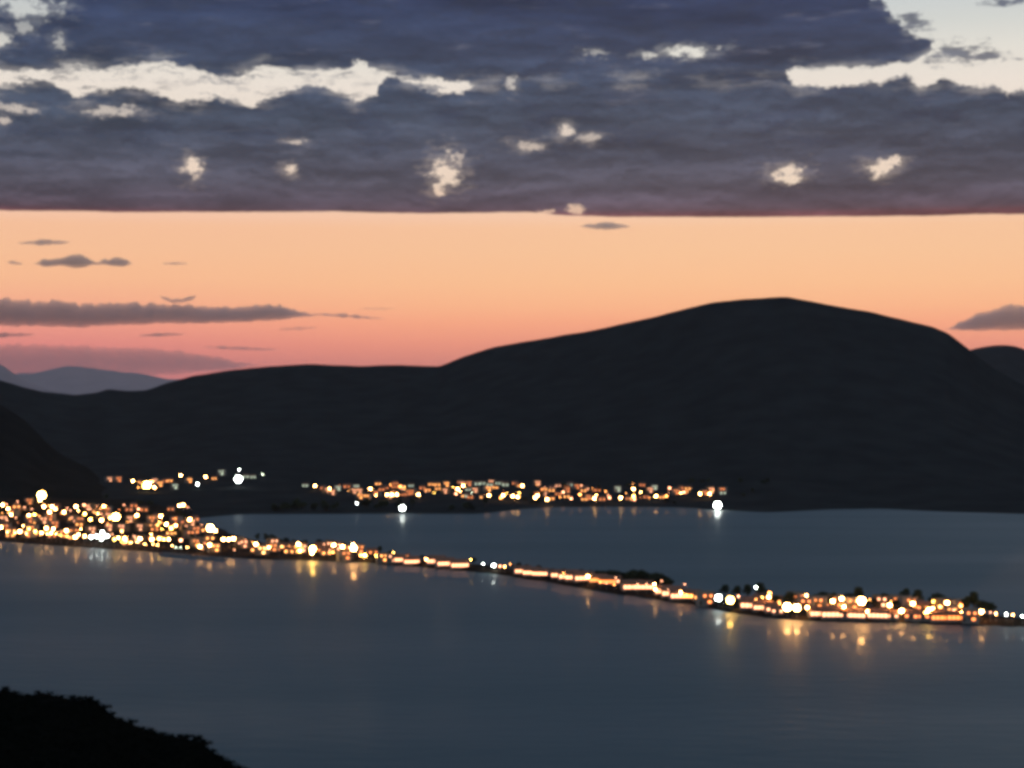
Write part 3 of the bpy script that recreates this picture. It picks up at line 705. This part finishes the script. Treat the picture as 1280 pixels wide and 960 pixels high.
shr = [(2, .55), (8, .8), (20, .5), (33, .45), (48, .5), (62, .45), (76, .5), (92, .75), (101, .8), (112, .65), (122, .55), (131, .8), (140, .6), (152, .5), (165, .7), (178, .45), (190, .55), (203, .5), (214, .45),
       (226, .6), (234, .85), (242, .75), (250, .95), (256, .9), (266, .5), (277, .5), (288, .6), (298, .5), (309, .5)]
for i, (px, s) in enumerate(shr):
    ki = i % 3; r = SP[ki]
    if ki in su: r = copy_tree(r)
    su.add(ki)
    v = fore_vert(px, 1.0); r.location = v - Vector((0, 0, 0.12)); r.scale = (s * 1.3, s * 1.3, s * 0.8); r.rotation_euler = (0, 0, i * 2.1)
    tag(r, f"black leafy shrub, {ORD[i + 1]} from left along the skyline of the near slope", 'shrub', 'shrubs along the near slope')
# low heath covering the slope
rnd = random.Random(5); bm = bmesh.new()
for i in range(9000):
    px = rnd.uniform(-20, 330); t = rnd.uniform(0.62, 1.02)
    q0 = fore_vert(px, t)
    for k in range(3):
        q = q0 + Vector((rnd.uniform(-.4, .4), rnd.uniform(-.4, .4), rnd.uniform(0.02, 0.4)))
        a = Vector((rnd.gauss(0, 1), rnd.gauss(0, 1), rnd.gauss(0, 1))).normalized(); b = a.orthogonal().normalized(); s = rnd.uniform(0.06, 0.16); w = a.cross(b)
        bm.faces.new([bm.verts.new(q + b * s), bm.verts.new(q + w * s * .5), bm.verts.new(q - b * s), bm.verts.new(q - w * s * .5)])
tag(obj('undergrowth', bm, M_HEATH), 'black low heath covering the near slope', 'undergrowth', None, 'stuff')

# ------------------------------------------------------------------ sky: dusk gradient and cloud decks, laid out by azimuth and elevation
def sky_uv(px, py):
    v = Vector(((px - 640) / F, 1.0, (YH - py) / F)).normalized()
    return math.atan2(v.x, v.y) * F, math.asin(v.z) * F

world = bpy.data.worlds.new('World'); SC.world = world; world.use_nodes = True
wt = world.node_tree; wn = wt.nodes; wl = wt.links
for q in list(wn): wn.remove(q)

class S:
    """a shader-graph value that can be written as arithmetic"""
    def __init__(self, s): self.s = s
    def _b(self, op, o, rev=False):
        return mth(op, o, self) if rev else mth(op, self, o)
    def __add__(self, o): return self._b('ADD', o)
    __radd__ = __add__
    def __mul__(self, o): return self._b('MULTIPLY', o)
    __rmul__ = __mul__
    def __sub__(self, o): return self._b('SUBTRACT', o)
    def __rsub__(self, o): return self._b('SUBTRACT', o, True)
    def __truediv__(self, o): return self._b('DIVIDE', o)
def plug(i, x):
    if isinstance(x, S): wl.new(x.s, i)
    else: i.default_value = x
def mth(op, a, b=None, c=None):
    q = wn.new('ShaderNodeMath'); q.operation = op
    plug(q.inputs[0], a)
    if b is not None: plug(q.inputs[1], b)
    if c is not None: plug(q.inputs[2], c)
    return S(q.outputs[0])
def vmax(a, b): return mth('MAXIMUM', a, b)
def vmin(a, b): return mth('MINIMUM', a, b)
def smooth(x, a, b, lo=0.0, hi=1.0):
    q = wn.new('ShaderNodeMapRange'); q.interpolation_type = 'SMOOTHSTEP'
    plug(q.inputs['Value'], x); q.inputs['From Min'].default_value = a; q.inputs['From Max'].default_value = b
    q.inputs['To Min'].default_value = lo; q.inputs['To Max'].default_value = hi
    return S(q.outputs['Result'])
def vec(x, y, z=0.0):
    q = wn.new('ShaderNodeCombineXYZ'); plug(q.inputs[0], x); plug(q.inputs[1], y); plug(q.inputs[2], z); return S(q.outputs[0])
def nz2(u, v, su, sv, detail=4, seed=0.0, rough=0.55, ntype='FBM'):
    q = wn.new('ShaderNodeTexNoise'); q.noise_type = ntype
    plug(q.inputs['Vector'], vec(u * (1.0 / su), v * (1.0 / sv), seed))
    q.inputs['Scale'].default_value = 1; q.inputs['Detail'].default_value = detail; q.inputs['Roughness'].default_value = rough
    return S(q.outputs['Fac'])
UR, VR = 760.0, 640.0
def fcurve(x, pts):
    """value curve through photo-direction points (px, py) -> elevation as a function of azimuth"""
    q = wn.new('ShaderNodeFloatCurve')
    plug(q.inputs['Value'], (x + UR) * (0.5 / UR))
    cm = q.mapping; cv = cm.curves[0]
    P = []
    for px, py in pts:
        u, w = sky_uv(px, py)
        P.append(((u + UR) / (2 * UR), min(1, max(0, w / VR))))
    P = [(0.0, P[0][1])] + P + [(1.0, P[-1][1])]
    for i, (a, b) in enumerate(P):
        if i < 2:
            k = cv.points[0] if i == 0 else cv.points[-1]
            if i == 0: k.location = (a, b)
            else: cv.points.new(a, b)
        elif i == len(P) - 1: pass
        else: cv.points.new(a, b)
    e = max(cv.points, key=lambda k: k.location[0]); e.location = (1.0, P[-1][1])
    for k in cv.points: k.handle_type = 'VECTOR'
    cm.update()
    return S(q.outputs[0]) * VR
def ramp(x, stops, lo, hi):
    """colours at given heights of the picture (photo rows), as sRGB"""
    q = wn.new('ShaderNodeValToRGB')
    plug(q.inputs['Fac'], (x - lo) * (1.0 / (hi - lo)))
    st = sorted((((sky_uv(640, y)[1] if y is not None else 0) - lo) / (hi - lo), c) for y, c in stops)
    el = q.color_ramp.elements
    while len(el) < len(st): el.new(0.5)
    for e, (pp, c) in zip(el, st): e.position = min(1, max(0, pp)); e.color = c
    return S(q.outputs['Color'])
def mixc(f, a, b, mode='MIX'):
    q = wn.new('ShaderNodeMix'); q.data_type = 'RGBA'; q.blend_type = mode
    plug(q.inputs[0], f); plug(q.inputs[6], a); plug(q.inputs[7], b)
    return S(q.outputs[2])
def scalec(c, k):
    q = wn.new('ShaderNodeVectorMath'); q.operation = 'SCALE'; plug(q.inputs[0], c); plug(q.inputs['Scale'], k); return S(q.outputs[0])

tc = wn.new('ShaderNodeTexCoord'); sp = wn.new('ShaderNodeSeparateXYZ'); wl.new(tc.outputs['Generated'], sp.inputs[0])
X, Y, Z = (S(sp.outputs[i]) for i in range(3))
U0 = mth('ARCTAN2', X, Y) * F
V0 = mth('ARCSINE', Z) * F

# ragged edges: two octaves of distortion
def warp(seed, amp, su, sv, d=4): return (nz2(U0, V0, su, sv, d, seed, 0.6) - 0.5) * (2 * amp)
U = U0 + warp(1.3, 13, 30, 18) + warp(9.1, 5, 7, 5, 2)
V = V0 + warp(4.7, 10, 34, 16) + warp(6.2, 4.5, 8, 5, 2)

# --- openings in the deck
g1t = fcurve(U, [(-60, 86), (0, 86), (50, 85), (100, 78), (130, 84), (160, 79), (200, 76), (240, 81), (270, 94), (300, 91), (330, 80), (360, 84), (400, 84),
                 (432, 83), (452, 72), (462, 84), (474, 86), (484, 90), (500, 93), (560, 97), (580, 98), (592, 103), (612, 112), (700, 114)])
g1b = fcurve(U, [(-60, 114), (0, 112), (20, 110), (35, 104), (50, 101), (65, 104), (80, 115), (95, 125), (110, 120), (140, 116), (170, 113), (200, 121), (225, 130),
                 (250, 130), (270, 125), (300, 130), (320, 133), (340, 122), (370, 114), (390, 108), (412, 112), (432, 122), (445, 131), (460, 123), (473, 120),
                 (480, 101), (492, 97), (510, 105), (550, 119), (580, 118), (592, 108), (612, 107), (700, 104)])
s1 = vmin(g1t - V, V - g1b)
g2t = fcurve(U, [(960, 98), (982, 98), (990, 82), (1050, 84), (1100, 81), (1140, 76), (1160, 66), (1172, 44), (1180, 20), (1190, 0), (1330, 0)])
g2b = fcurve(U, [(960, 92), (982, 94), (990, 108), (1050, 110), (1085, 104), (1100, 109), (1120, 100), (1135, 98), (1150, 111), (1165, 108), (1182, 99), (1200, 108),
                 (1220, 112), (1240, 108), (1258, 122), (1280, 114), (1330, 116)])
s2 = vmin(g2t - V, V - g2b)
g3b = fcurve(U, [(1020, 0), (1095, 0), (1106, 12), (1118, 22), (1130, 40), (1142, 47), (1165, 49), (1176, 54), (1190, 60), (1330, 66)])
s3 = vmin(V - g3b, smooth(U, sky_uv(1080, 0)[0], sky_uv(1110, 0)[0], -30, 120))
gaps = vmax(vmax(s1, s2), s3)
# wisps hanging in the right-hand opening
def blob(u, v, px, py, rx, ry):
    cu, cv = sky_uv(px, py)
    a = (u - cu) * (1.0 / rx); b = (v - cv) * (1.0 / ry)
    return (1.0 - mth('SQRT', a * a + b * b))
wn_ = nz2(U0, V0, 22, 9, 5, 17.0, 0.65)
wisp = vmax(vmax(blob(U0, V0, 1196, 66, 52, 17), blob(U0, V0, 1232, 70, 40, 10)), vmax(blob(U0, V0, 1265, 2, 60, 7) - 0.1, blob(U0, V0, 1140, 30, 26, 18)))
wispm = smooth(wisp + (wn_ - 0.5) * 3.2, 0.05, 0.85)
# small torn holes low in the deck
holes = None
hn = nz2(U0, V0, 17, 11, 6, 61.0, 0.66)
for px, py, rx, ry, k in [(241, 209, 15, 18, 1.0), (360, 212, 13, 11, .9), (370, 176, 18, 6, .6), (557, 214, 25, 28, 1.0), (549, 238, 14, 9, .9),
                          (858, 64, 42, 10, 1.0), (815, 68, 20, 7, .75), (744, 69, 22, 7, .42), (640, 105, 9, 13, .6), (660, 181, 24, 10, .62), (708, 164, 14, 12, .85), (738, 173, 22, 9, .55),
                          (985, 217, 26, 15, 1.0), (1098, 209, 24, 14, 1.0), (1118, 202, 15, 8, 1.0), (30, 6, 50, 20, .9), (2, 49, 18, 15, .85), (35, 34, 13, 16, .5), (72, 52, 12, 16, .5),
                          (140, 139, 46, 8, .62), (20, 135, 34, 7, .62), (0, 150, 14, 7, .6), (575, 203, 8, 18, .5)]:
    h = smooth(blob(U, V, px, py, rx, ry) + (hn - 0.5) * 2.7, 0.08, 0.75) * k
    h = vmax(h, smooth(blob(U, V, px, py, rx * 1.7, ry * 1.5) + (wn_ - 0.5) * 2.2, 0.0, 1.0) * (0.24 * k))
    holes = h if holes is None else vmax(holes, h)
# pieces of cloud drifting inside the long opening
drift = smooth(nz2(U, V, 44, 11, 5, 23.0, 0.62), 0.49, 0.64) * 0.7
open_ = smooth(gaps, -1.5, 4.5)
veil = smooth(gaps, -15, 2) * smooth(nz2(U0, V0, 60, 16, 4, 2.0), 0.42, 0.7) * 0.30
clear = vmax(open_ * (1.0 - drift * (smooth(gaps, 24, 3) * 0.7 + 0.3) * smooth(U0, 260, 40)) * (1.0 - wispm * 0.82), vmax(holes, veil))
# broken cover overhead and behind, out of the picture
hi = smooth(V0, 640, 1500)
clear = clear * (1.0 - hi) + smooth(nz2(X, Y, 0.35, 0.35, 5, 5.0), 0.56, 0.68) * hi * 0.5
# underside of the deck
dk = fcurve(U0 + warp(3.1, 14, 40, 40), [(-60, 263), (0, 263), (100, 264), (150, 265.5), (300, 265), (420, 264.5), (520, 267), (600, 266), (660, 265), (700, 269), (760, 271), (900, 271.5),
                 (1000, 271), (1150, 270), (1220, 268), (1330, 268)])
under = V0 + warp(7.7, 1.2, 26, 8, 3) - dk
deck = smooth(under, -1.5, 2.0)
tuft = smooth(vmax(blob(U, V, 720, 262, 17, 8), blob(U, V, 680, 266, 15, 6)) + (wn_ - 0.5) * 0.9, 0.0, 0.6) * 0.75
deck = deck * (1.0 - tuft)

# --- colours
skyc = ramp(V0, [(500, lin(212, 124, 114)), (455, lin(232, 136, 116)), (430, lin(242, 148, 120)), (404, lin(250, 164, 126)), (384, lin(252, 178, 134)), (355, lin(253, 189, 143)),
                 (315, lin(254, 196, 153)), (285, lin(255, 198, 158)), (272, lin(255, 204, 172)), (230, lin(243, 218, 196)), (110, lin(240, 229, 217)), (70, lin(230, 226, 216)), (35, lin(214, 216, 211)), (0, lin(203, 209, 210)),
                 (-130, lin(150, 168, 190))], 0, 640)
skyc = scalec(skyc, smooth(V0, 0, 250, 1.32, 1.0))
# pinker toward the low south, yellower over the hill
skyc = mixc(smooth(U0, -60, -620) * smooth(V0, 170, 60) * 1.0, skyc, (0.93, 0.87, 1.12, 1), 'MULTIPLY')
skyc = mixc(smooth(U0, -500, 300) * smooth(V0, 20, 90) * smooth(V0, 300, 230), skyc, (1.0, 1.05, 1.03, 1), 'MULTIPLY')
cloudc = ramp(V0, [(275, lin(112, 66, 74)), (269, lin(108, 68, 76)), (263, lin(88, 72, 84)), (252, lin(84, 76, 90)), (230, lin(80, 79, 93)), (195, lin(72, 77, 93)), (150, lin(66, 76, 94)), (110, lin(62, 74, 95)),
                   (70, lin(59, 70, 94)), (30, lin(52, 64, 92)), (0, lin(48, 60, 90)), (-130, lin(58, 66, 88))], 0, 640)
tex = nz2(U0 + warp(8.8, 30, 90, 60), V0, 190, 34, 7, 12.0, 0.58)
cloudc = scalec(cloudc, smooth(tex, 0.30, 0.72, 0.72, 1.30))
big = nz2(U0, V0, 420, 110, 2, 31.0)
lump = nz2(U, V, 70, 26, 6, 71.0, 0.6)
puff = nz2(U + warp(5.5, 16, 40, 30), V, 84, 30, 7, 91.0, 0.62)
puffup = nz2(U + warp(5.5, 16, 40, 30), V - 7, 84, 30, 7, 91.0, 0.62)
relief = smooth((puff - puffup) * 1.0, -0.10, 0.10, 0.85, 1.18)
cloudc = mixc(smooth(lump, 0.5, 0.62) * smooth(V0, 270, 340) * 0.55, cloudc, lin(54, 63, 84))
cloudc = scalec(cloudc, 1.0 + (relief - 1.0) * smooth(V0, 470, 380, 0.45, 1.0))
cloudc = scalec(cloudc, smooth(big, 0.3, 0.7, 0.86, 1.14))
pale = smooth(nz2(U0 + warp(2.2, 20, 60, 40), V0, 110, 20, 6, 44.0, 0.6), 0.58, 0.78) * smooth(V0, 240, 330) * 0.5
cloudc = mixc(pale, cloudc, lin(128, 128, 142))
lo = mixc(clear, cloudc, skyc)
lo = lo
col = mixc(deck, skyc, lo)
# away from the afterglow the low sky is dull blue
glow = smooth(Y, -0.2, 0.94)
col = mixc(glow, scalec(mixc(smooth(V0, 0, 900), lin(88, 84, 94), lin(84, 92, 108)), 1.0), col)
# zenith: dark blue evening cloud
col = mixc(hi, col, mixc(clear, lin(138, 158, 184), lin(182, 200, 220)))
col = mixc(smooth(V0, -60, -2), lin(40, 40, 48), col)

st = wn.new('ShaderNodeTexSky'); st.sky_type = 'NISHITA'; st.sun_disc = False
st.sun_elevation = math.radians(1.0); st.sun_rotation = math.radians(8.0); st.altitude = 120
bgs = wn.new('ShaderNodeBackground'); wl.new(st.outputs[0], bgs.inputs['Color']); bgs.inputs['Strength'].default_value = 0.002
bg = wn.new('ShaderNodeBackground'); plug(bg.inputs['Color'], col); bg.inputs['Strength'].default_value = 1.0
ad = wn.new('ShaderNodeAddShader'); wo = wn.new('ShaderNodeOutputWorld')
wl.new(bgs.outputs[0], ad.inputs[0]); wl.new(bg.outputs[0], ad.inputs[1]); wl.new(ad.outputs[0], wo.inputs['Surface'])
world.cycles.sampling_method = 'MANUAL'; world.cycles.sample_map_resolution = 1024


# ------------------------------------------------------------------ sun below the ridge, camera, render
SUN_EL, SUN_AZ = math.radians(1.0), math.radians(8.0)
sl = bpy.data.lights.new('sun', 'SUN'); sl.energy = 0.02; sl.angle = math.radians(0.5); sl.color = (1.0, 0.6, 0.35)
so = bpy.data.objects.new('sun', sl); C.objects.link(so)
sd = Vector((math.sin(SUN_AZ) * math.cos(SUN_EL), math.cos(SUN_AZ) * math.cos(SUN_EL), math.sin(SUN_EL)))
so.rotation_euler = sd.to_track_quat('Z', 'Y').to_euler(); so.location = (0, 0, 300)

cam = bpy.data.cameras.new('camera'); co = bpy.data.objects.new('camera', cam); C.objects.link(co)
cam.sensor_width = 36; cam.lens = 36 * F / 1280; cam.shift_y = 20.0 / 1280
cam.clip_start = 1; cam.clip_end = 200000
co.location = (0, 0, H); co.rotation_euler = (math.radians(90), 0, 0)
SC.camera = co

SC.view_settings.view_transform = 'Standard'; SC.view_settings.look = 'None'
SC.view_settings.exposure = 0; SC.view_settings.gamma = 1
cy = SC.cycles
cy.filter_width = 3.8
cy.use_denoising = True
cy.max_bounces = 4; cy.diffuse_bounces = 1; cy.glossy_bounces = 2; cy.volume_bounces = 0; cy.transmission_bounces = 2; cy.transparent_max_bounces = 8
cy.sample_clamp_indirect = 3.0
cy.use_light_tree = True
